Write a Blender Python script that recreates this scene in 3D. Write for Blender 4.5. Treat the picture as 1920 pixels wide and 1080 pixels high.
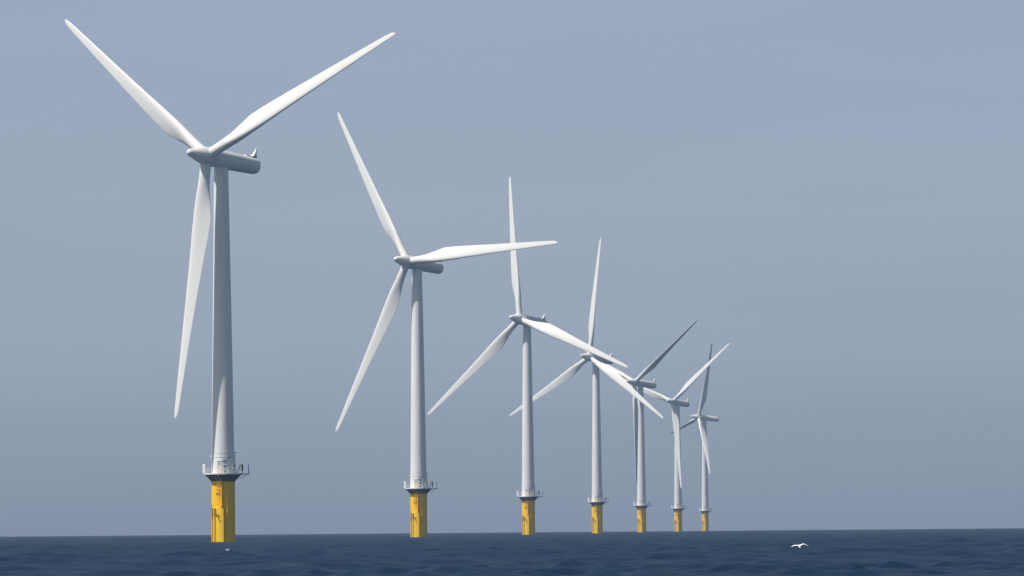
import bpy, bmesh, math, random
import numpy as np
from mathutils import Vector, Matrix

random.seed(4)
for o in list(bpy.data.objects):
    bpy.data.objects.remove(o)
S = bpy.context.scene
COL = S.collection
R_EARTH = 6371000.0

# ------------------------------------------------------------------ camera
CAM_Z = 2.708
PITCH, ROLL = 0.0373, 0.00821
cam_d = bpy.data.cameras.new('camera')
cam_d.sensor_width = 36.0
cam_d.lens = 11983.5 / 1920 * 36.0
cam_d.clip_start = 0.5
cam_d.clip_end = 40000.0
cam = bpy.data.objects.new('camera', cam_d)
COL.objects.link(cam)
r0 = Vector((1, 0, 0))
u0 = Vector((0, -math.sin(PITCH), math.cos(PITCH)))
rr = r0 * math.cos(ROLL) - u0 * math.sin(ROLL)
uu = r0 * math.sin(ROLL) + u0 * math.cos(ROLL)
bb = rr.cross(uu)
cam.matrix_world = Matrix(((rr.x, uu.x, bb.x, 0), (rr.y, uu.y, bb.y, 0),
                           (rr.z, uu.z, bb.z, CAM_Z), (0, 0, 0, 1)))
S.camera = cam

# ------------------------------------------------------------------ light
SUN_EL = math.radians(56.0)
SUN_BACK = math.radians(23.0)          # how far behind "square left" the sun stands
sun_dir = Vector((-math.cos(SUN_BACK) * math.cos(SUN_EL),
                  -math.sin(SUN_BACK) * math.cos(SUN_EL), math.sin(SUN_EL)))
sun_d = bpy.data.lights.new('sun', 'SUN')
sun_d.energy = 5.0
sun_d.angle = math.radians(0.53)
sun_d.color = (1.0, 0.955, 0.89)
sun = bpy.data.objects.new('sun', sun_d)
COL.objects.link(sun)
sun.rotation_euler = sun_dir.to_track_quat('Z', 'Y').to_euler()

W = bpy.data.worlds.new('World')
S.world = W
W.use_nodes = True
nt = W.node_tree
nt.nodes.clear()
wn = nt.nodes.new
out = wn('ShaderNodeOutputWorld')
bg = wn('ShaderNodeBackground')
sky = wn('ShaderNodeTexSky')
sky.sky_type = 'NISHITA'
sky.sun_disc = False
sky.sun_elevation = SUN_EL
sky.sun_rotation = math.atan2(sun_dir.x, sun_dir.y)
sky.altitude = 0
sky.air_density = 1.0
sky.dust_density = 1.0
sky.ozone_density = 1.0
hsv = wn('ShaderNodeHueSaturation')
hsv.inputs['Saturation'].default_value = 0.965
hsv.inputs['Value'].default_value = 1.38
# thin veil of high cloud: the sky itself, in world directions
tc = wn('ShaderNodeTexCoord')
sep = wn('ShaderNodeSeparateXYZ')
ramp = wn('ShaderNodeValToRGB')
SKY_TINT = [  # (sine of elevation, colour of the air there relative to the clear model sky)
    (0.0010, (0.537, 0.672, 0.982)),
    (0.0041, (0.541, 0.645, 0.951)),
    (0.0120, (0.535, 0.618, 0.906)),
    (0.0198, (0.481, 0.557, 0.837)),
    (0.0354, (0.418, 0.456, 0.664)),
    (0.0511, (0.406, 0.425, 0.574)),
    (0.0667, (0.413, 0.417, 0.545)),
    (0.0808, (0.425, 0.412, 0.518)),
    (0.2200, (0.440, 0.405, 0.360)),
    (0.6000, (0.450, 0.405, 0.310))]
els = ramp.color_ramp.elements
while len(els) > 1: els.remove(els[-1])
for i, (z_, c_) in enumerate(SKY_TINT):
    el_ = els[0] if i == 0 else els.new(z_)
    el_.position = z_
    el_.color = (*c_, 1)
mapn = wn('ShaderNodeMapping')
mapn.inputs['Scale'].default_value = (5.0, 5.0, 34.0)
noi = wn('ShaderNodeTexNoise')
noi.inputs['Scale'].default_value = 1.6
noi.inputs['Detail'].default_value = 5.0
noi.inputs['Roughness'].default_value = 0.55
nr = wn('ShaderNodeMapRange')
nr.inputs[1].default_value = 0.35
nr.inputs[2].default_value = 0.68
nr.inputs[3].default_value = 0.972
nr.inputs[4].default_value = 1.028
m1 = wn('ShaderNodeMix'); m1.data_type = 'RGBA'; m1.blend_type = 'MULTIPLY'
m1.inputs[0].default_value = 1.0
m2 = wn('ShaderNodeMix'); m2.data_type = 'RGBA'; m2.blend_type = 'MULTIPLY'
m2.inputs[0].default_value = 1.0
L = nt.links.new
L(sky.outputs[0], hsv.inputs['Color'])
L(tc.outputs['Generated'], sep.inputs[0])
L(sep.outputs['Z'], ramp.inputs[0])
L(tc.outputs['Generated'], mapn.inputs[0])
L(mapn.outputs[0], noi.inputs['Vector'])
L(noi.outputs['Fac'], nr.inputs[0])
L(hsv.outputs[0], m1.inputs[6])
L(ramp.outputs[0], m1.inputs[7])
L(m1.outputs[2], m2.inputs[6])
L(nr.outputs[0], m2.inputs[7])
L(m2.outputs[2], bg.inputs['Color'])
bg.inputs['Strength'].default_value = 0.15
L(bg.outputs[0], out.inputs['Surface'])

vs = S.view_settings
S.display_settings.display_device = 'sRGB'
vs.view_transform = 'Standard'
vs.look = 'None'
vs.exposure = 0.0
vs.gamma = 1.0
vs.use_curve_mapping = False
try:
    S.cycles.max_bounces = 6
    S.cycles.volume_bounces = 1
    S.cycles.volume_max_steps = 64
except Exception:
    pass

# ------------------------------------------------------------------ helpers
def tag(o, label=None, cat=None, group=None, kind=None):
    if label: o['label'] = label
    if cat: o['category'] = cat
    if group: o['group'] = group
    if kind: o['kind'] = kind
    return o


def mat(name, base, rough=0.5, dirt=None, dirt_amt=0.0, scale=(1, 1, 1), spec=0.5, bump=0.0, metal=0.0):
    m = bpy.data.materials.new(name)
    m.use_nodes = True
    t = m.node_tree
    p = t.nodes['Principled BSDF']
    p.inputs['Base Color'].default_value = (*base, 1)
    p.inputs['Roughness'].default_value = rough
    p.inputs['Specular IOR Level'].default_value = spec
    p.inputs['Metallic'].default_value = metal
    if dirt:
        c = t.nodes.new('ShaderNodeTexCoord')
        mp = t.nodes.new('ShaderNodeMapping')
        mp.inputs['Scale'].default_value = scale
        n = t.nodes.new('ShaderNodeTexNoise')
        n.inputs['Scale'].default_value = 1.0
        n.inputs['Detail'].default_value = 7
        n.inputs['Roughness'].default_value = 0.6
        r = t.nodes.new('ShaderNodeMapRange')
        r.inputs[1].default_value = 0.45
        r.inputs[2].default_value = 0.75
        r.inputs[4].default_value = dirt_amt
        x = t.nodes.new('ShaderNodeMix'); x.data_type = 'RGBA'
        x.inputs[6].default_value = (*base, 1)
        x.inputs[7].default_value = (*dirt, 1)
        t.links.new(c.outputs['Object'], mp.inputs[0])
        t.links.new(mp.outputs[0], n.inputs['Vector'])
        t.links.new(n.outputs['Fac'], r.inputs[0])
        t.links.new(r.outputs[0], x.inputs[0])
        t.links.new(x.outputs[2], p.inputs['Base Color'])
        if bump:
            b = t.nodes.new('ShaderNodeBump')
            b.inputs['Strength'].default_value = bump
            b.inputs['Distance'].default_value = 0.05
            t.links.new(n.outputs['Fac'], b.inputs['Height'])
            t.links.new(b.outputs[0], p.inputs['Normal'])
    return m


M_WHITE = mat('tower_paint', (0.85, 0.845, 0.82), 0.42, (0.60, 0.59, 0.55), 0.35, (0.9, 0.9, 0.10))
M_BLADE = mat('blade_gelcoat', (0.80, 0.80, 0.775), 0.36, (0.70, 0.69, 0.66), 0.3, (0.8, 0.8, 0.12))
M_NAC = mat('nacelle_paint', (0.80, 0.795, 0.775), 0.4, (0.64, 0.63, 0.60), 0.3, (0.5, 0.25, 0.5))
M_YEL = mat('yellow_paint', (0.97, 0.585, 0.003), 0.55, (0.72, 0.42, 0.01), 0.30, (1.6, 1.6, 0.22), spec=0.25)
M_YEL2 = mat('yellow_landing_paint', (0.97, 0.60, 0.008), 0.6, (0.66, 0.42, 0.04), 0.4, (2.5, 2.5, 0.5), spec=0.25)
M_CONE = mat('dark_steel', (0.045, 0.046, 0.052), 0.6, (0.09, 0.085, 0.08), 0.5, (2, 2, 2))
M_BLACK = mat('black_fitting', (0.02, 0.02, 0.022), 0.6, (0.05, 0.05, 0.05), 0.5, (3, 3, 3))
M_GAP_BRACKET = mat('gap_shade_and_bracket_brown', (0.16, 0.085, 0.015), 0.7, (0.35, 0.2, 0.02), 0.5, (2, 2, .4))  # brown painted for the shade in the fender gaps; brackets share it
M_RAIL = mat('white_rail_paint', (0.80, 0.80, 0.79), 0.45, (0.6, 0.6, 0.57), 0.4, (3, 3, 3))
M_DOOR = mat('door_paint', (0.70, 0.66, 0.63), 0.5, (0.5, 0.46, 0.43), 0.5, (3, 3, 1))
M_CAB = mat('cabinet_paint', (0.74, 0.74, 0.74), 0.5, (0.5, 0.5, 0.5), 0.5, (3, 3, 3))


def obj(name, bm, m, parent=None, smooth=None):
    """link a bmesh as one object; smooth = autosmooth angle in degrees"""
    me = bpy.data.meshes.new(name)
    bmesh.ops.remove_doubles(bm, verts=bm.verts, dist=1e-5)
    bmesh.ops.recalc_face_normals(bm, faces=bm.faces)
    if smooth:
        ang = math.radians(smooth)
        for f in bm.faces: f.smooth = True
        for ed in bm.edges:
            if len(ed.link_faces) == 2 and ed.calc_face_angle(0) > ang:
                ed.smooth = False
    bm.to_mesh(me)
    bm.free()
    ms = m if isinstance(m, (list, tuple)) else [m]
    for k in ms: me.materials.append(k)
    o = bpy.data.objects.new(name, me)
    COL.objects.link(o)
    if parent is not None: o.parent = parent
    return o


def loft(bm, rings, cap=True, mi=0):
    vr = [[bm.verts.new(p) for p in ring] for ring in rings]
    n = len(rings[0])
    for a, b in zip(vr[:-1], vr[1:]):
        for i in range(n):
            f = bm.faces.new((a[i], a[(i + 1) % n], b[(i + 1) % n], b[i])); f.material_index = mi
    if cap:
        for v in (vr[0], vr[-1]):
            try:
                f = bm.faces.new(v); f.material_index = mi
            except ValueError: pass
    return vr


def lathe(bm, prof, n=64, mi=0):
    loft(bm, [[(r * math.cos(2 * math.pi * i / n), r * math.sin(2 * math.pi * i / n), z) for i in range(n)]
              for r, z in prof], mi=mi)


def tube(bm, a, b, r, n=8, mi=0):
    a, b = Vector(a), Vector(b)
    d = (b - a).normalized()
    x = d.orthogonal().normalized(); y = d.cross(x)
    loft(bm, [[p + (x * math.cos(2 * math.pi * i / n) + y * math.sin(2 * math.pi * i / n)) * r for i in range(n)]
              for p in (a, b)], mi=mi)


def path(bm, pts, r, n=8, mi=0):
    pts = [Vector(p) for p in pts]
    rings = []
    for i, p in enumerate(pts):
        d = (pts[min(i + 1, len(pts) - 1)] - pts[max(i - 1, 0)]).normalized()
        ref = Vector((0, 0, 1)) if abs(d.z) < 0.9 else Vector((1, 0, 0))
        x = d.cross(ref).normalized(); y = d.cross(x)
        rings.append([p + (x * math.cos(2 * math.pi * k / n) + y * math.sin(2 * math.pi * k / n)) * r for k in range(n)])
    loft(bm, rings, mi=mi)


def box(bm, c, s, mtx=None, bevel=0.0, mi=0):
    g = bmesh.ops.create_cube(bm, size=1.0)
    vs_ = g['verts']
    for v in vs_:
        v.co = Vector((v.co.x * s[0], v.co.y * s[1], v.co.z * s[2])) + Vector(c)
        if mtx is not None: v.co = mtx @ v.co
    fs = {f for v in vs_ for f in v.link_faces}
    for f in fs: f.material_index = mi
    if bevel:
        es = {e_ for v in vs_ for e_ in v.link_edges}
        bmesh.ops.bevel(bm, geom=list(es), offset=bevel, segments=2, affect='EDGES', clamp_overlap=True)


def pol(phi, r, z):
    """point at azimuth phi (deg) seen from the boat: 0 = towards the camera, -90 = left"""
    p = math.radians(phi)
    return Vector((math.sin(p) * r, -math.cos(p) * r, z))


# ------------------------------------------------------------------ turbine dimensions (metres)
H_HUB = 77.955
TP_TOP, DECK = 12.45, 13.95
R_TP = 2.38
OVERHANG, R_ROT = 4.2, 53.5
TILT = math.radians(6)


def blade_bm(feather=0.0, bend=-0.66):
    rr_ = [1.35, 2.2, 3.2, 4.5, 6, 7.5, 9, 10.5, 12, 13.2, 14.5, 16, 18, 21, 24, 28, 32, 36, 40, 44, 47.5, 50, 51.6, 52.6, 53.2, 53.5]
    kc = [0, 3, 5, 7.5, 10, 13, 16, 20, 26, 34, 42, 48, 51.5, 52.8, 53.5]
    vc = [2.2, 2.2, 2.3, 2.85, 3.6, 4.15, 4.0, 3.6, 3.02, 2.38, 1.80, 1.36, 1.08, .84, .30]
    kt = [0, 3, 5, 7.5, 10, 13, 18, 25, 35, 54]
    vt = [1, 1, .93, .68, .47, .35, .27, .225, .20, .17]
    kw = [0, 5, 8, 13, 20, 30, 40, 50, 54]
    vw = [17, 17, 16, 12.5, 8, 4, 1.5, 0, 0]
    kx = [0, 3, 7.5, 13, 26, 54]
    vx = [.5, .5, .40, .30, .28, .30]
    N = 28
    rings = []
    for r in rr_:
        c = np.interp(r, kc, vc); t = np.interp(r, kt, vt)
        tw = math.radians(np.interp(r, kw, vw) + feather); xa = np.interp(r, kx, vx)
        w = float(np.clip((r - 3) / 8.0, 0, 1)); w = w * w * (3 - 2 * w)
        yoff = -bend * (r / R_ROT) ** 2            # local +y is downwind
        ring = []
        for k in range(N):
            th = 2 * math.pi * k / N
            xc = 0.5 * (1 + math.cos(th))          # 1 = trailing edge, 0 = leading edge
            ce = math.sin(th) * 0.5 * t            # ellipse / circle
            yt = 5 * t * (0.2969 * math.sqrt(xc) - 0.126 * xc - 0.3516 * xc ** 2 + 0.2843 * xc ** 3 - 0.1015 * xc ** 4)
            cam_ = 0.10 * t * 4 * xc * (1 - xc)
            af = cam_ + (yt if math.sin(th) >= 0 else -yt)
            yy = (ce * (1 - w) + af * w) * c
            xx = (xa - xc) * c                     # leading edge to +x
            ca, sa = math.cos(tw), math.sin(tw)
            # leading edge turns upwind (-y)
            ring.append((xx * ca + yy * sa, -xx * sa + yy * ca + yoff, r))
        rings.append(ring)
    bm = bmesh.new()
    loft(bm, rings)
    # root collar
    n = 32
    for (ra, rb, za, zb) in ((1.19, 1.17, 1.80, 2.08),):
        loft(bm, [[(q * math.cos(2 * math.pi * i / n), q * math.sin(2 * math.pi * i / n), z) for i in range(n)]
                  for q, z in ((ra, za), (rb, zb))])
    return bm


def hub_bm():
    # spinner, local +y downwind, blade plane at y = 0
    prof = [(0.02, -5.78), (0.22, -5.74), (0.42, -5.62), (0.60, -5.42), (0.74, -5.1), (0.88, -4.6), (1.09, -3.8), (1.35, -2.9),
            (1.60, -2.0), (1.78, -1.2), (1.84, -0.4), (1.86, 0.3), (1.84, 0.95), (1.83, 1.40), (1.80, 1.5), (0.5, 1.52)]
    bm = bmesh.new()
    n = 56
    loft(bm, [[(r * math.cos(2 * math.pi * i / n), y, r * math.sin(2 * math.pi * i / n)) for i in range(n)] for r, y in prof])
    return bm


def nacelle_bm():
    # along +y from just behind the hub to the tail; y = 0 at tower axis
    prof = [(1.70, -2.66), (1.80, -2.65), (1.83, -2.5), (1.84, -1.8), (1.86, 0.0), (1.82, 3.0), (1.76, 6.0), (1.69, 8.6),
            (1.65, 9.6), (1.57, 10.07), (1.38, 10.39), (1.08, 10.52), (0.3, 10.55)]
    bm = bmesh.new()
    n = 56
    rings = []
    for r, y in prof:
        ring = []
        for i in range(n):
            a = 2 * math.pi * i / n
            c, s = math.cos(a), math.sin(a)
            q = 2.35                                # slightly squared round section
            k = 1.0 / (abs(c) ** q + abs(s) ** q) ** (1 / q)
            ring.append((r * k * c, y, r * k * s - 0.06))
        rings.append(ring)
    loft(bm, rings)
    return bm


def vane_bm():
    """swept-back horn on the tail roof: broad concave front ramp, upright rear edge"""
    bm = bmesh.new()
    prof = [(8.15, 0.0, .52), (8.75, .28, .50), (9.15, .62, .44), (9.5, 1.0, .35), (9.8, 1.5, .22), (10.02, 2.0, .11), (10.14, 2.35, .05)]
    rings = []
    base_z = 1.46
    for y, z, w in prof:
        yb = max(10.15 + 0.03 * z, y + 0.06)
        zz = base_z + z
        rings.append([(-w, y + .02, zz), (w, y + .02, zz), (w * .8, yb, zz - .02), (-w * .8, yb, zz - .02)])
    loft(bm, rings)
    return bm


def hatch_bm():
    bm = bmesh.new()
    box(bm, (0, 7.4, 1.72), (.9, .9, .35), bevel=.1)
    return bm


def tower_bm():
    bm = bmesh.new()
    zt = H_HUB - 1.75
    prof = [(2.42, DECK + 0.10), (2.40, DECK + 0.9), (2.33, DECK + 3.3), (2.28, DECK + 4.4)]
    for k in range(1, 13):
        t = k / 12
        prof.append((2.27 + (1.44 - 2.27) * (t ** 1.12), DECK + 4.4 + (zt - DECK - 4.4) * t))
    lathe(bm, prof, 72)
    return bm


def flange_bm():
    bm = bmesh.new()
    for z, r in ((DECK + 3.45, 2.345), (DECK + 4.30, 2.305)):
        lathe(bm, [(r - .06, z - .05), (r + .012, z - .05), (r + .012, z + .05), (r - .06, z + .05)], 72)
    return bm


def transition_bm():
    bm = bmesh.new()
    lathe(bm, [(R_TP, -7), (R_TP, 0.9), (R_TP, 6), (R_TP, TP_TOP - .25), (R_TP + .03, TP_TOP - .25), (R_TP + .03, TP_TOP)], 72)
    return bm


def plate_r(ph):
    return R_TP + .03 + .60 * (max(0.0, ph + 82) / 85.0) ** 1.5


def landing_bm():
    """boat landing: a shell standing proud of the pile with two fender tubes in front of it"""
    bm = bmesh.new()
    n = 22
    phs = [-82 + 85 * k / n for k in range(n + 1)]
    tops = [6.3 + .9 * min(1, k / 15) - (.3 if k > n - 3 else 0) + .05 * math.sin(k * 2.3) for k in range(n + 1)]
    rings = []
    for ph, z in zip(phs, tops):
        r = plate_r(ph)
        rings.append([pol(ph, R_TP - .05, -6), pol(ph, r, -6), pol(ph, r, z), pol(ph, R_TP - .05, z)])
    loft(bm, rings)
    for ph in (-63, -43):
        r = plate_r(ph) + .04
        tube(bm, pol(ph, r, -6), pol(ph, r, 7.0), .14, 12)
    return bm


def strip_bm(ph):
    """dark strip painted in for the shaded gap beside a fender tube"""
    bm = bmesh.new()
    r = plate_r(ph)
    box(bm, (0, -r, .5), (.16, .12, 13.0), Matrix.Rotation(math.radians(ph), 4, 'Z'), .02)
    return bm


def hanger_bm():
    """coiled cable and hooks hung under the deck edge"""
    bm = bmesh.new()
    pts = []
    for k in range(40):
        t = k / 39
        pts.append(pol(-27 + 13 * math.sin(t * 16) * (.6 + .4 * t), R_TP + .28 + .12 * math.cos(t * 9), TP_TOP - .9 - 1.5 * t))
    path(bm, pts, .07, 6)
    return bm


def landing_dark_bm():
    """hinged brackets and rope on the boat landing"""
    bm = bmesh.new()
    path(bm, [pol(-33, R_TP + .55, 7.0), pol(-33, R_TP + .55, 5.9), pol(-24, R_TP + .58, 5.7), pol(-16, R_TP + .62, 4.9), pol(-11, R_TP + .66, 4.3)], .07, 6)
    path(bm, [pol(-46, R_TP + .5, 5.95), pol(-30, R_TP + .55, 5.75), pol(-14, R_TP + .66, 5.75)], .07, 6)
    tube(bm, pol(-55, R_TP + .35, 7.7), pol(-55, R_TP + .35, 4.9), .06, 6)
    box(bm, pol(-2, R_TP + .35, 7.35), (.3, .3, .35), bevel=.04)
    return bm


def ladder_bm():
    bm = bmesh.new()
    for ph in (-16, -7):
        tube(bm, pol(ph, R_TP + .34, 6.6), pol(ph, R_TP + .34, DECK + 1.1), .045, 6)
    for k in range(24):
        z = 6.8 + k * .3
        if z > DECK - .1: break
        tube(bm, pol(-16, R_TP + .34, z), pol(-7, R_TP + .34, z), .022, 5)
    return bm


def cage_bm():
    """safety hoops and small rest platform near the top of the ladder"""
    bm = bmesh.new()
    for k in range(6):
        z = 9.6 + k * .55
        pts = []
        for j in range(9):
            t = math.pi * j / 8
            pts.append(pol(-11.5 - 9 * math.cos(t), R_TP + .34 + .62 * math.sin(t), z))
        path(bm, pts, .03, 5)
    for j in range(1, 8, 2):
        t = math.pi * j / 8
        tube(bm, pol(-11.5 - 9 * math.cos(t), R_TP + .34 + .62 * math.sin(t), 9.6),
             pol(-11.5 - 9 * math.cos(t), R_TP + .34 + .62 * math.sin(t), 12.35), .022, 5)
    return bm


def jtube_bm():
    bm = bmesh.new()
    tube(bm, pol(-4, R_TP + .30, 7.6), pol(-4, R_TP + .30, TP_TOP), .2, 12)
    return bm


def panel_bm():
    bm = bmesh.new()
    m_ = Matrix.Rotation(math.radians(9), 4, 'Z')
    box(bm, (0.42, -R_TP - .06, 7.0), (.55, .3, 3.2), m_, .04)
    box(bm, (0.5, -R_TP - .1, 4.9), (.4, .3, .35), m_, .04)
    return bm


def platform_bm():
    bm = bmesh.new()
    lathe(bm, [(R_TP + .04, TP_TOP + .002), (R_TP + .10, TP_TOP + .10), (3.72, DECK - .14), (3.72, DECK - .10), (2.0, DECK - .10)], 64)
    return bm


def deck_bm():
    bm = bmesh.new()
    lathe(bm, [(3.80, DECK - .095), (3.86, DECK - .095), (3.86, DECK + .16), (3.80, DECK + .16), (3.80, DECK + .06), (2.0, DECK + .06)], 64)
    return bm


def wing_deck_bm():
    bm = bmesh.new()
    box(bm, (4.45, -0.5, DECK - .03), (1.75, 1.9, .16), bevel=.02)
    tube(bm, (5.2, -1.3, DECK), (5.2, -1.3, DECK + 1.95), .07, 8)
    tube(bm, (5.2, .35, DECK), (5.2, .35, DECK + 1.2), .05, 8)
    tube(bm, (3.5, -.9, DECK - 1.0), (4.9, -.9, DECK - .1), .06, 6)
    return bm


def railing_bm():
    bm = bmesh.new()
    n = 20
    for k in range(n):
        ph = 360 * k / n
        if 75 < ph < 105: continue
        tube(bm, pol(ph, 3.78, DECK + .05), pol(ph, 3.78, DECK + 1.15), .024, 6)
    for z, r in ((1.15, .026), (.78, .018), (.42, .018)):
        path(bm, [pol(105 + 330 * j / 60, 3.78, DECK + z) for j in range(61)], r, 6)
    return bm


def screen_bm():
    # tall white locker panel at the left edge of the deck
    bm = bmesh.new()
    m_ = Matrix.Translation((-3.86, -.35, 0)) @ Matrix.Rotation(math.radians(-52), 4, 'Z')
    box(bm, (0, 0, DECK + 1.06), (.95, .22, 1.95), m_, .10)
    return bm


def screen_trim_bm():
    bm = bmesh.new()
    m_ = Matrix.Translation((-3.86, -.35, 0)) @ Matrix.Rotation(math.radians(-52), 4, 'Z')
    box(bm, (0, -.115, DECK + 1.25), (.6, .02, .06), m_)
    return bm


def crane_bm():
    bm = bmesh.new()
    path(bm, [(2.9, -1.7, DECK + .05), (2.95, -1.75, DECK + .45), (3.35, -1.6, DECK + 1.2), (3.6, -1.5, DECK + 1.95)], .10, 8)
    box(bm, (3.95, -1.0, DECK + 1.25), (.36, .4, 1.25), bevel=.05)
    tube(bm, (3.95, -1.0, DECK + .03), (3.95, -1.0, DECK + .7), .06, 8)
    tube(bm, (3.55, -1.5, DECK + 1.9), (4.0, -1.1, DECK + 1.85), .05, 6)
    return bm


def tower_at(ph, z):
    r = np.interp(z - DECK, [0.1, .9, 3.3, 4.4], [2.42, 2.40, 2.33, 2.28])
    return r


def curved(bm, ph0, ph1, z0, z1, thick, mi=0, base=-.02):
    """box hugging the tower wall"""
    n = 6
    rings = []
    for k in range(n + 1):
        ph = ph0 + (ph1 - ph0) * k / n
        ra, rb = tower_at(ph, z0), tower_at(ph, z1)
        rings.append([pol(ph, ra + base, z0), pol(ph, ra + thick, z0), pol(ph, rb + thick, z1), pol(ph, rb + base, z1)])
    loft(bm, rings, mi=mi)


def door_bm():
    bm = bmesh.new()
    curved(bm, -25, -3, DECK + .12, DECK + 2.45, .05)
    return bm


def door_frame_bm():
    bm = bmesh.new()
    curved(bm, -27, -25.2, DECK + .12, DECK + 2.6, .09)
    curved(bm, -2.8, -1, DECK + .12, DECK + 2.6, .09)
    curved(bm, -29, 1, DECK + 2.62, DECK + 2.72, .14)
    curved(bm, -22, -13, DECK + 2.0, DECK + 2.14, .075, 1)
    return bm


def cabinet_bm():
    bm = bmesh.new()
    curved(bm, 2, 19, DECK + .12, DECK + 2.7, .22)
    curved(bm, 1, 20, DECK + 2.72, DECK + 2.80, .32, 1)
    for z, h in ((.35, .12), (.58, .1), (1.05, .05), (1.45, .1), (1.62, .12), (2.2, .05)):
        curved(bm, 5, 16, DECK + z, DECK + z + h, .245, 1)
    # second, narrower unit with hatches, and a frame
    curved(bm, 27, 40, DECK + .12, DECK + 1.35, .30)
    for z in (.3, .7, 1.0):
        curved(bm, 29, 38, DECK + z, DECK + z + .14, .33, 1)
    curved(bm, 48, 58, DECK + .12, DECK + 2.0, .28)
    for z in (.55, 1.1, 1.5):
        curved(bm, 50, 56, DECK + z, DECK + z + .22, .31, 1)
    curved(bm, 66, 80, DECK + .12, DECK + 2.1, .26)
    return bm


def lamp_bm():
    bm = bmesh.new()
    box(bm, pol(-88, 2.46, DECK + 3.55), (.5, .22, .26), bevel=.05)
    tube(bm, pol(-88, 2.25, DECK + 3.55), pol(-88, 2.5, DECK + 3.55), .06, 6)
    return bm


def aerial_bm():
    bm = bmesh.new()
    tube(bm, pol(82, 2.46, DECK + 2.2), pol(82, 2.46, DECK + 4.35), .045, 6)
    tube(bm, pol(82, 2.25, DECK + 4.3), pol(82, 2.85, DECK + 4.4), .07, 6)
    tube(bm, pol(82, 2.25, DECK + 2.6), pol(82, 2.5, DECK + 2.6), .05, 6)
    return bm


def junction_bm():
    bm = bmesh.new()
    box(bm, pol(34, 2.40, DECK + 3.35), (.34, .2, .34), bevel=.05)
    return bm


def rope_bm():
    bm = bmesh.new()
    path(bm, [pol(-14, 3.92, DECK + .1), pol(-13, 3.93, DECK - .25), pol(-10, 3.6, DECK - .55), pol(-11, 3.2, DECK - 1.0)], .05, 6)
    path(bm, [pol(-24, 3.5, DECK - .65), pol(-25, 3.1, DECK - 1.0), pol(-26, 2.75, DECK - 1.3)], .04, 6)
    return bm


# ------------------------------------------------------------------ the turbines
GROUP = 'row of offshore wind turbines'
# x, y, yaw of the nose, rotor angle, feather, extra upwind bend of the tips, label
TURB = [
    (-58.9, 1296.9, 40.5, 305.1, 0, -0.66, 'nearest and tallest wind turbine, leftmost, its two upper blades spread like a V'),
    (-27.0, 1816.4, 38.6, 326.1, 0, -0.66, 'second largest white turbine, one blade pointing almost level to the right'),
    (5.3, 2322.6, 38.6, 350.5, 0, -0.66, 'white turbine whose upright blade is crossed by the level blade of its larger neighbour'),
    (37.1, 2845.6, 42.9, 1.9, 0, -0.66, 'middle turbine of the row, its upright blade leaning slightly right, hub behind a neighbour blade'),
    (66.8, 3343.0, 47.3, 293.9, 86, -0.66, 'small turbine with a thin dark blade pointing up to the right'),
    (99.2, 3860.4, 40.1, 289.8, 0, -0.66, 'small turbine with white blade hanging down over its own tower, another rising right'),
    (131.6, 4398.6, 71.4, 258.2, 84, 1.34, 'smallest and farthest turbine, rightmost, nearly side on, dark blade at lower left'),
]


def nac_matrix(yaw):
    ps = math.radians(yaw)
    a = Vector((-math.sin(ps) * math.cos(TILT), -math.cos(ps) * math.cos(TILT), math.sin(TILT)))   # upwind axis
    e1 = Vector((math.cos(ps), -math.sin(ps), 0))
    e2 = e1.cross(-a) * -1
    if e2.z < 0: e2 = -e2
    y = -a
    m = Matrix((e1, y, e2)).transposed().to_4x4()       # local x = e1, y = downwind, z = e2
    return m, a, e1, e2


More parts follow.
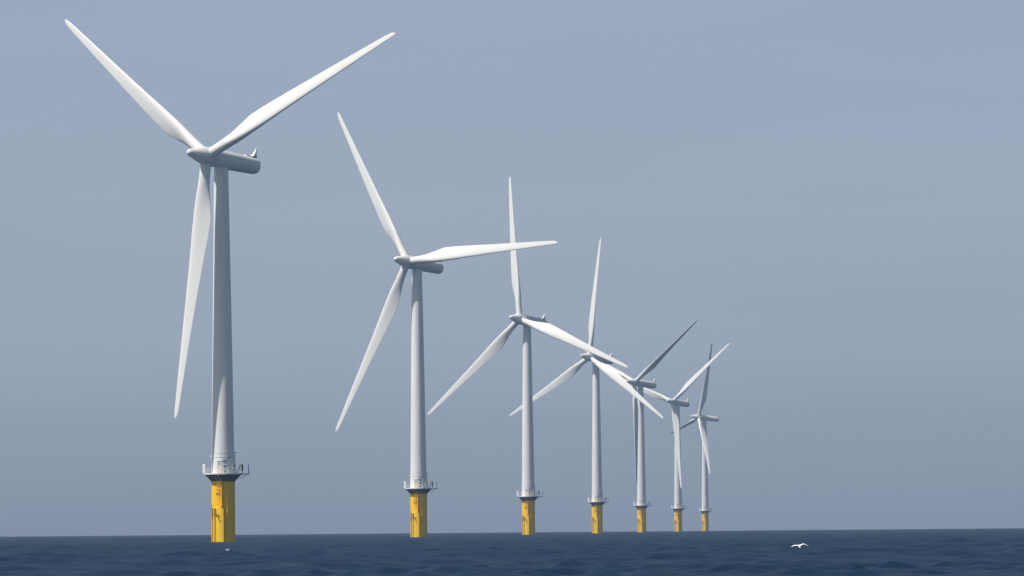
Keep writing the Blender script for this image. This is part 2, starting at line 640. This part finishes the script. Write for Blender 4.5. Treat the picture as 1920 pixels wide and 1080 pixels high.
def new_turbine():
    root = bpy.data.objects.new('wind_turbine', None)
    root.empty_display_size = 5
    COL.objects.link(root)
    tp = obj('transition_piece', transition_bm(), M_YEL, root, 40)
    obj('boat_landing', landing_bm(), M_YEL2, tp, 40)
    for ph_ in (-55, -34): obj('gap_shade_strip', strip_bm(ph_), M_GAP_BRACKET, tp)  # shaded gaps beside the fender tubes, painted as dark strips
    obj('cable_coil', hanger_bm(), M_YEL2, tp, 40)
    obj('landing_bracket', landing_dark_bm(), M_GAP_BRACKET, tp, 40)
    obj('ladder', ladder_bm(), M_YEL, tp, 40)
    obj('ladder_cage', cage_bm(), M_YEL2, tp, 40)
    obj('cable_tube', jtube_bm(), M_YEL, tp, 40)
    obj('equipment_box', panel_bm(), M_YEL2, tp, 40)
    pf = obj('platform', platform_bm(), M_CONE, root, 40)
    obj('deck', deck_bm(), M_RAIL, pf, 40)
    obj('deck_extension', wing_deck_bm(), M_BLACK, pf, 40)
    obj('railing', railing_bm(), M_RAIL, pf, 40)
    obj('locker', screen_bm(), M_RAIL, pf, 40)
    obj('locker_trim', screen_trim_bm(), M_BLACK, pf)
    obj('crane', crane_bm(), M_BLACK, pf, 40)
    obj('rope', rope_bm(), M_CAB, pf, 40)
    tw = obj('tower', tower_bm(), M_WHITE, root, 50)
    obj('flange', flange_bm(), M_CAB, tw, 50)
    obj('door', door_bm(), M_DOOR, tw)
    obj('door_frame', door_frame_bm(), [M_CAB, M_BLACK], tw)
    obj('cabinet', cabinet_bm(), [M_CAB, M_BLACK], tw)
    obj('lamp', lamp_bm(), M_RAIL, tw, 40)
    obj('aerial', aerial_bm(), M_BLACK, tw, 40)
    obj('junction_box', junction_bm(), M_BLACK, tw, 40)
    nc = obj('nacelle', nacelle_bm(), M_NAC, root, 50)
    obj('vane_fin', vane_bm(), M_BLADE, nc, 40)
    obj('roof_hatch', hatch_bm(), M_NAC, nc, 40)
    bar = bmesh.new()
    box(bar, (0, 8.9, 1.66), (1.5, 1.9, .13), bevel=.03)
    obj('fin_base', bar, M_BLACK, nc)
    obj('hub', hub_bm(), M_NAC, root, 50)
    for k in range(3):
        if k == 0:
            b0 = obj('blade', blade_bm(), M_BLADE, root, 50)
        else:
            b = b0.copy(); COL.objects.link(b)
    return root


def copy_tree(o, parent=None):
    c = o.copy()
    COL.objects.link(c)
    c.parent = parent
    for ch in list(o.children): copy_tree(ch, c)
    return c


proto = new_turbine()
blade_cache = {(0, -0.66): [c for c in proto.children if c.name.startswith('blade')][0].data}


def blade_mesh(feather, bend):
    if (feather, bend) not in blade_cache:
        o = obj('blade', blade_bm(feather, bend), M_BLADE, None, 50)
        blade_cache[(feather, bend)] = o.data
        bpy.data.objects.remove(o)
    return blade_cache[(feather, bend)]


roots = [proto] + [copy_tree(proto) for _ in TURB[1:]]
for root, (x, y, yaw, th, fe, bend, label) in zip(roots, TURB):
    root.location = (x, y, -(x * x + y * y) / (2 * R_EARTH))
    tag(root, label, 'wind turbine', GROUP)
    m, a, e1, e2 = nac_matrix(yaw)
    hubp = Vector((0, 0, H_HUB)) + a * OVERHANG
    k = 0
    for c in list(root.children):
        nm = c.name.split('.')[0]
        if nm == 'nacelle':
            c.matrix_local = Matrix.Translation((0, 0, H_HUB)) @ m
        elif nm == 'hub':
            c.matrix_local = Matrix.Translation(hubp) @ m
        elif nm == 'blade':
            c.data = blade_mesh(fe, bend)
            an = math.radians(th + 120 * k); k += 1
            z = e2 * math.cos(an) + e1 * math.sin(an)
            xx = e1 * math.cos(an) - e2 * math.sin(an)
            mb = Matrix((xx, -a, z)).transposed().to_4x4()
            c.matrix_local = Matrix.Translation(hubp) @ mb

# ------------------------------------------------------------------ the sea
def build_sea():
    rng = np.random.default_rng(11)
    rows = [1.5]
    while rows[-1] < 9000:
        r = rows[-1]
        if r < 230: g = 1.035
        elif r < 320: g = 1.004
        elif r < 1100: g = 1.0011
        elif r < 2500: g = 1.0022
        else: g = 1.006
        rows.append(r * g)
    rows = np.array(rows)
    fine = np.radians(np.linspace(-6.6, 6.6, 1150))
    coarse = np.radians(np.concatenate([[7, 8, 10, 13], np.arange(17, 344, 4.0), [347, 350, 352, 353]]))
    th = np.concatenate([fine, coarse])
    nr_, nc_ = len(rows), len(th)
    X0 = (rows[:, None] * np.sin(th)[None, :]).astype(np.float32)
    Y0 = (rows[:, None] * np.cos(th)[None, :]).astype(np.float32)
    Z = np.zeros_like(X0)
    DX = np.zeros_like(X0); DY = np.zeros_like(X0)
    dr = np.gradient(rows)
    dth = float(fine[1] - fine[0])
    near = 1 / (1 + (25 / rows) ** 2)              # calmer right round the boat
    NW = 140
    lam = np.exp(np.linspace(math.log(28.0), math.log(0.75), NW))
    lam *= np.exp(rng.normal(0, .03, NW))
    head = rng.normal(106, 32, NW) + rng.choice([0, 0, 0, 0, -55], NW)
    oct_ = math.log2(28.0 / .75)
    per = oct_ / NW
    lost = np.zeros(len(rows))
    # wind patches: the short chop is stronger in some stretches of water than in others
    gust = np.zeros_like(X0)
    for q_ in range(14):
        lq = math.exp(rng.uniform(math.log(14), math.log(160)))
        hq = math.radians(rng.normal(90, 35))
        gust += np.cos((2 * math.pi / lq) * (math.cos(hq) * X0 + math.sin(hq) * Y0 * np.float32(.35)) + np.float32(rng.uniform(0, 6.28)))
    gust = (1.0 + 0.30 * np.clip(gust / 2.6, -1.6, 1.6)).astype(np.float32)
    for w in range(NW):
        k = 2 * math.pi / lam[w]
        mss = (0.0036 if lam[w] > 7 else 0.0105 if lam[w] > 3.2 else 0.0190 if lam[w] > 1.0 else 0.0070) * per * 2
        if lam[w] > 14: mss *= .6
        A = math.sqrt(mss) / k
        h = math.radians(head[w])
        cx, cy = math.cos(h), math.sin(h)
        att = np.clip((lam[w] / dr - 2.5) / 3.0, 0, 1) * near
        lost += mss * .5 * (1 - att ** 2)
        if att.max() < 1e-3: continue
        use = np.nonzero(att > 1e-3)[0]
        i0, i1 = use[0], use[-1] + 1
        ph = (k * cx) * X0[i0:i1] + (k * cy) * Y0[i0:i1] + np.float32(rng.uniform(0, 6.283))
        # packets: every train comes and goes across the water
        pk = 1.0 + 0.45 * np.sin(ph * np.float32(0.11) + X0[i0:i1] * np.float32(rng.normal(0, .25) * k) * np.float32(.25) + np.float32(rng.uniform(0, 6.28)))
        am = (A * att[i0:i1])[:, None].astype(np.float32) * pk.astype(np.float32)
        if lam[w] < 7: am = am * gust[i0:i1]
        Z[i0:i1] += am * np.cos(ph)
        sn = am * np.sin(ph) * np.float32(.8)
        DX[i0:i1] -= sn * np.float32(cx)
        DY[i0:i1] -= sn * np.float32(cy)
    Z[:, nc_ - len(coarse) + 4: nc_ - 4] *= 0.5
    crest = Z.copy()
    Z -= (X0 * X0 + Y0 * Y0) / np.float32(2 * R_EARTH)
    # small white caps where a crest is breaking
    foam = np.zeros_like(X0)
    caps = [(-30.8, 702.0, .34, 2.2)]
    for (fx, fy, sx, sy) in caps:
        # sit on the tallest crest close by
        near_ = np.where((np.abs(X0 - fx) < .6) & (np.abs(Y0 - fy) < 25), crest, -9)
        hit = np.unravel_index(np.argmax(near_), near_.shape)
        fx, fy = float(X0[hit]), float(Y0[hit])
        foam = np.maximum(foam, np.exp(-((X0 - fx) / sx) ** 2 - ((Y0 - fy) / sy) ** 2))
    X = X0 + DX; Y = Y0 + DY
    co = np.stack([X, Y, Z], -1).reshape(-1, 3).astype(np.float32)
    nv = len(co)
    centre = np.array([[0, 0, 0]], np.float32)
    co = np.concatenate([co, centre])
    ii = np.arange(nr_ - 1)[:, None] * nc_
    jj = np.arange(nc_)[None, :]
    jn = (jj + 1) % nc_
    q = np.stack([ii + jj, ii + nc_ + jj, ii + nc_ + jn, ii + jn], -1).reshape(-1, 4)
    tri = np.stack([np.full(nc_, nv), jj[0], jn[0]], -1)
    me = bpy.data.meshes.new('sea')
    me.vertices.add(len(co))
    me.vertices.foreach_set('co', co.ravel())
    nq, ntr = len(q), len(tri)
    me.loops.add(nq * 4 + ntr * 3)
    me.loops.foreach_set('vertex_index', np.concatenate([q.ravel(), tri.ravel()]).astype(np.int32))
    me.polygons.add(nq + ntr)
    st = np.concatenate([np.arange(nq) * 4, nq * 4 + np.arange(ntr) * 3]).astype(np.int32)
    me.polygons.foreach_set('loop_start', st)
    me.polygons.foreach_set('use_smooth', np.ones(nq + ntr, bool))
    me.update(calc_edges=True)
    at = me.attributes.new('foam', 'FLOAT', 'POINT')
    at.data.foreach_set('value', np.concatenate([foam.ravel(), [0]]).astype(np.float32))
    # roughness of the water where its shorter waves are finer than the mesh
    alpha2 = 0.0010 + 2.0 * lost
    rough = np.sqrt(np.sqrt(alpha2))
    at = me.attributes.new('chop', 'FLOAT', 'POINT')
    at.data.foreach_set('value', np.concatenate([np.repeat(rough, nc_), [.3]]).astype(np.float32))
    print('rough', rough[::300])
    o = bpy.data.objects.new('sea', me)
    COL.objects.link(o)
    o['kind'] = 'structure'
    # material
    m = bpy.data.materials.new('sea_water')
    m.use_nodes = True
    t = m.node_tree
    p = t.nodes['Principled BSDF']
    p.inputs['Roughness'].default_value = 0.07
    p.inputs['Specular IOR Level'].default_value = 0.5
    ch = t.nodes.new('ShaderNodeAttribute'); ch.attribute_name = 'chop'
    t.links.new(ch.outputs['Fac'], p.inputs['Roughness'])
    p.inputs['IOR'].default_value = 1.333
    geo = t.nodes.new('ShaderNodeNewGeometry')
    def noise(scale, detail, rough=.55, sc=(1, 1, 1), rot=0):
        mp = t.nodes.new('ShaderNodeMapping'); mp.inputs['Scale'].default_value = sc
        mp.inputs['Rotation'].default_value = (0, 0, rot)
        n = t.nodes.new('ShaderNodeTexNoise')
        n.inputs['Scale'].default_value = scale; n.inputs['Detail'].default_value = detail; n.inputs['Roughness'].default_value = rough
        t.links.new(geo.outputs['Position'], mp.inputs[0]); t.links.new(mp.outputs[0], n.inputs['Vector'])
        return n
    # water body colour: slow patches of greener and bluer water
    n1 = noise(.012, 3, .5, (1.0, .35, 1))
    mx = t.nodes.new('ShaderNodeMix'); mx.data_type = 'RGBA'
    mx.inputs[6].default_value = (0.003, 0.018, 0.057, 1)
    mx.inputs[7].default_value = (0.003, 0.023, 0.048, 1)
    t.links.new(n1.outputs['Fac'], mx.inputs[0])
    # foam
    fa = t.nodes.new('ShaderNodeAttribute'); fa.attribute_name = 'foam'
    n2 = noise(3.0, 5, .7)
    mu = t.nodes.new('ShaderNodeMath'); mu.operation = 'MULTIPLY'
    mr = t.nodes.new('ShaderNodeMapRange'); mr.inputs[1].default_value = .26; mr.inputs[2].default_value = .6
    t.links.new(fa.outputs['Fac'], mu.inputs[0]); t.links.new(n2.outputs['Fac'], mu.inputs[1]); t.links.new(mu.outputs[0], mr.inputs[0])
    mf = t.nodes.new('ShaderNodeMix'); mf.data_type = 'RGBA'
    mf.inputs[7].default_value = (.55, .57, .59, 1)
    t.links.new(mr.outputs[0], mf.inputs[0]); t.links.new(mx.outputs[2], mf.inputs[6])
    t.links.new(mf.outputs[2], p.inputs['Base Color'])
    # ripples
    n3 = noise(1.9, 6, .62, (1, .8, 1), .5)
    n4 = noise(7.0, 4, .6, (1, .7, 1), -.4)
    b1 = t.nodes.new('ShaderNodeBump'); b1.inputs['Strength'].default_value = 1; b1.inputs['Distance'].default_value = .05
    b2 = t.nodes.new('ShaderNodeBump'); b2.inputs['Strength'].default_value = 1; b2.inputs['Distance'].default_value = .012
    t.links.new(n3.outputs['Fac'], b1.inputs['Height']); t.links.new(n4.outputs['Fac'], b2.inputs['Height'])
    t.links.new(b1.outputs[0], b2.inputs['Normal']); t.links.new(b2.outputs[0], p.inputs['Normal'])
    me.materials.append(m)
    return o


build_sea()

# ------------------------------------------------------------------ the gull
def build_gull():
    bm = bmesh.new()
    # body, beak end at +y
    prof = [(.004, -.30, 0), (.05, -.26, .0), (.045, -.20, .0), (.06, -.12, -.005), (.075, -.02, -.01), (.07, .08, -.005), (.05, .15, .01), (.048, .19, .02), (.035, .225, .018), (.008, .245, .012)]
    n = 14
    rings = []
    for i, (r, y, z) in enumerate(prof):
        flat = .3 if i < 2 else 1.0
        rings.append([(r * math.cos(2 * math.pi * k / n), y, z + r * flat * math.sin(2 * math.pi * k / n)) for k in range(n)])
    loft(bm, rings)
    for s_, up in ((-1, .06), (1, .13)):
        # x out, chord, height, sweep
        sec = [(0, .20, .02, .02), (.10, .20, .02 + up * .35, .035), (.22, .19, .02 + up * .8, .05), (.34, .17, .02 + up, .055), (.46, .145, .02 + up * .86, .03),
               (.58, .11, .02 + up * .45, -.03), (.68, .065, .02 + up * .12, -.09), (.745, .02, .012, -.14)]
        rings = []
        for (x, c, z, y) in sec:
            ring = []
            for k in range(12):
                th = 2 * math.pi * k / 12
                ring.append((s_ * x, y + c * .5 * math.cos(th), z + .016 * (1 - x) * math.sin(th) + .010 * math.sin(th)))
            rings.append(ring)
        loft(bm, rings)
    g = obj('gull', bm, mat('gull_feathers', (.86, .86, .85), .7, (.70, .71, .73), .5, (6, 6, 6)), None, 60)
    md = g.modifiers.new('union', 'REMESH')
    md.mode = 'VOXEL'
    md.voxel_size = .011
    md.use_smooth_shade = True
    bk = bmesh.new()
    loft(bk, [[(.012 * math.cos(2 * math.pi * k / 8), .235, .014 + .012 * math.sin(2 * math.pi * k / 8)) for k in range(8)],
              [(.003 * math.cos(2 * math.pi * k / 8), .295, .006 + .003 * math.sin(2 * math.pi * k / 8)) for k in range(8)]])
    obj('beak', bk, mat('beak_horn', (.6, .36, .03), .5, (.4, .2, .02), .4, (9, 9, 9)), g, 60)
    d = 500.0
    x = d * (1494.5 - 960) / 11983.5
    g.location = (x, d, CAM_Z - 1.72)
    g.scale = (.95, .95, .95)
    g.rotation_euler = (math.radians(24), math.radians(-3), math.radians(8))
    tag(g, 'white gull gliding low over the water with both wings spread, right of the turbines', 'bird')


build_gull()

# ------------------------------------------------------------------ the air
def build_haze(density):
    bm = bmesh.new()
    box(bm, (0, 0, 71.0), (18600, 18600, 160.0))
    m = bpy.data.materials.new('sea_haze')
    m.use_nodes = True
    t = m.node_tree
    t.nodes.clear()
    o_ = t.nodes.new('ShaderNodeOutputMaterial')
    v = t.nodes.new('ShaderNodeVolumePrincipled')
    v.inputs['Color'].default_value = (.70, .82, 1.0, 1)
    v.inputs['Density'].default_value = density
    v.inputs['Anisotropy'].default_value = .6
    t.links.new(v.outputs[0], o_.inputs['Volume'])
    h = obj('haze', bm, m)
    h['kind'] = 'stuff'
    return h


build_haze(0.0001)
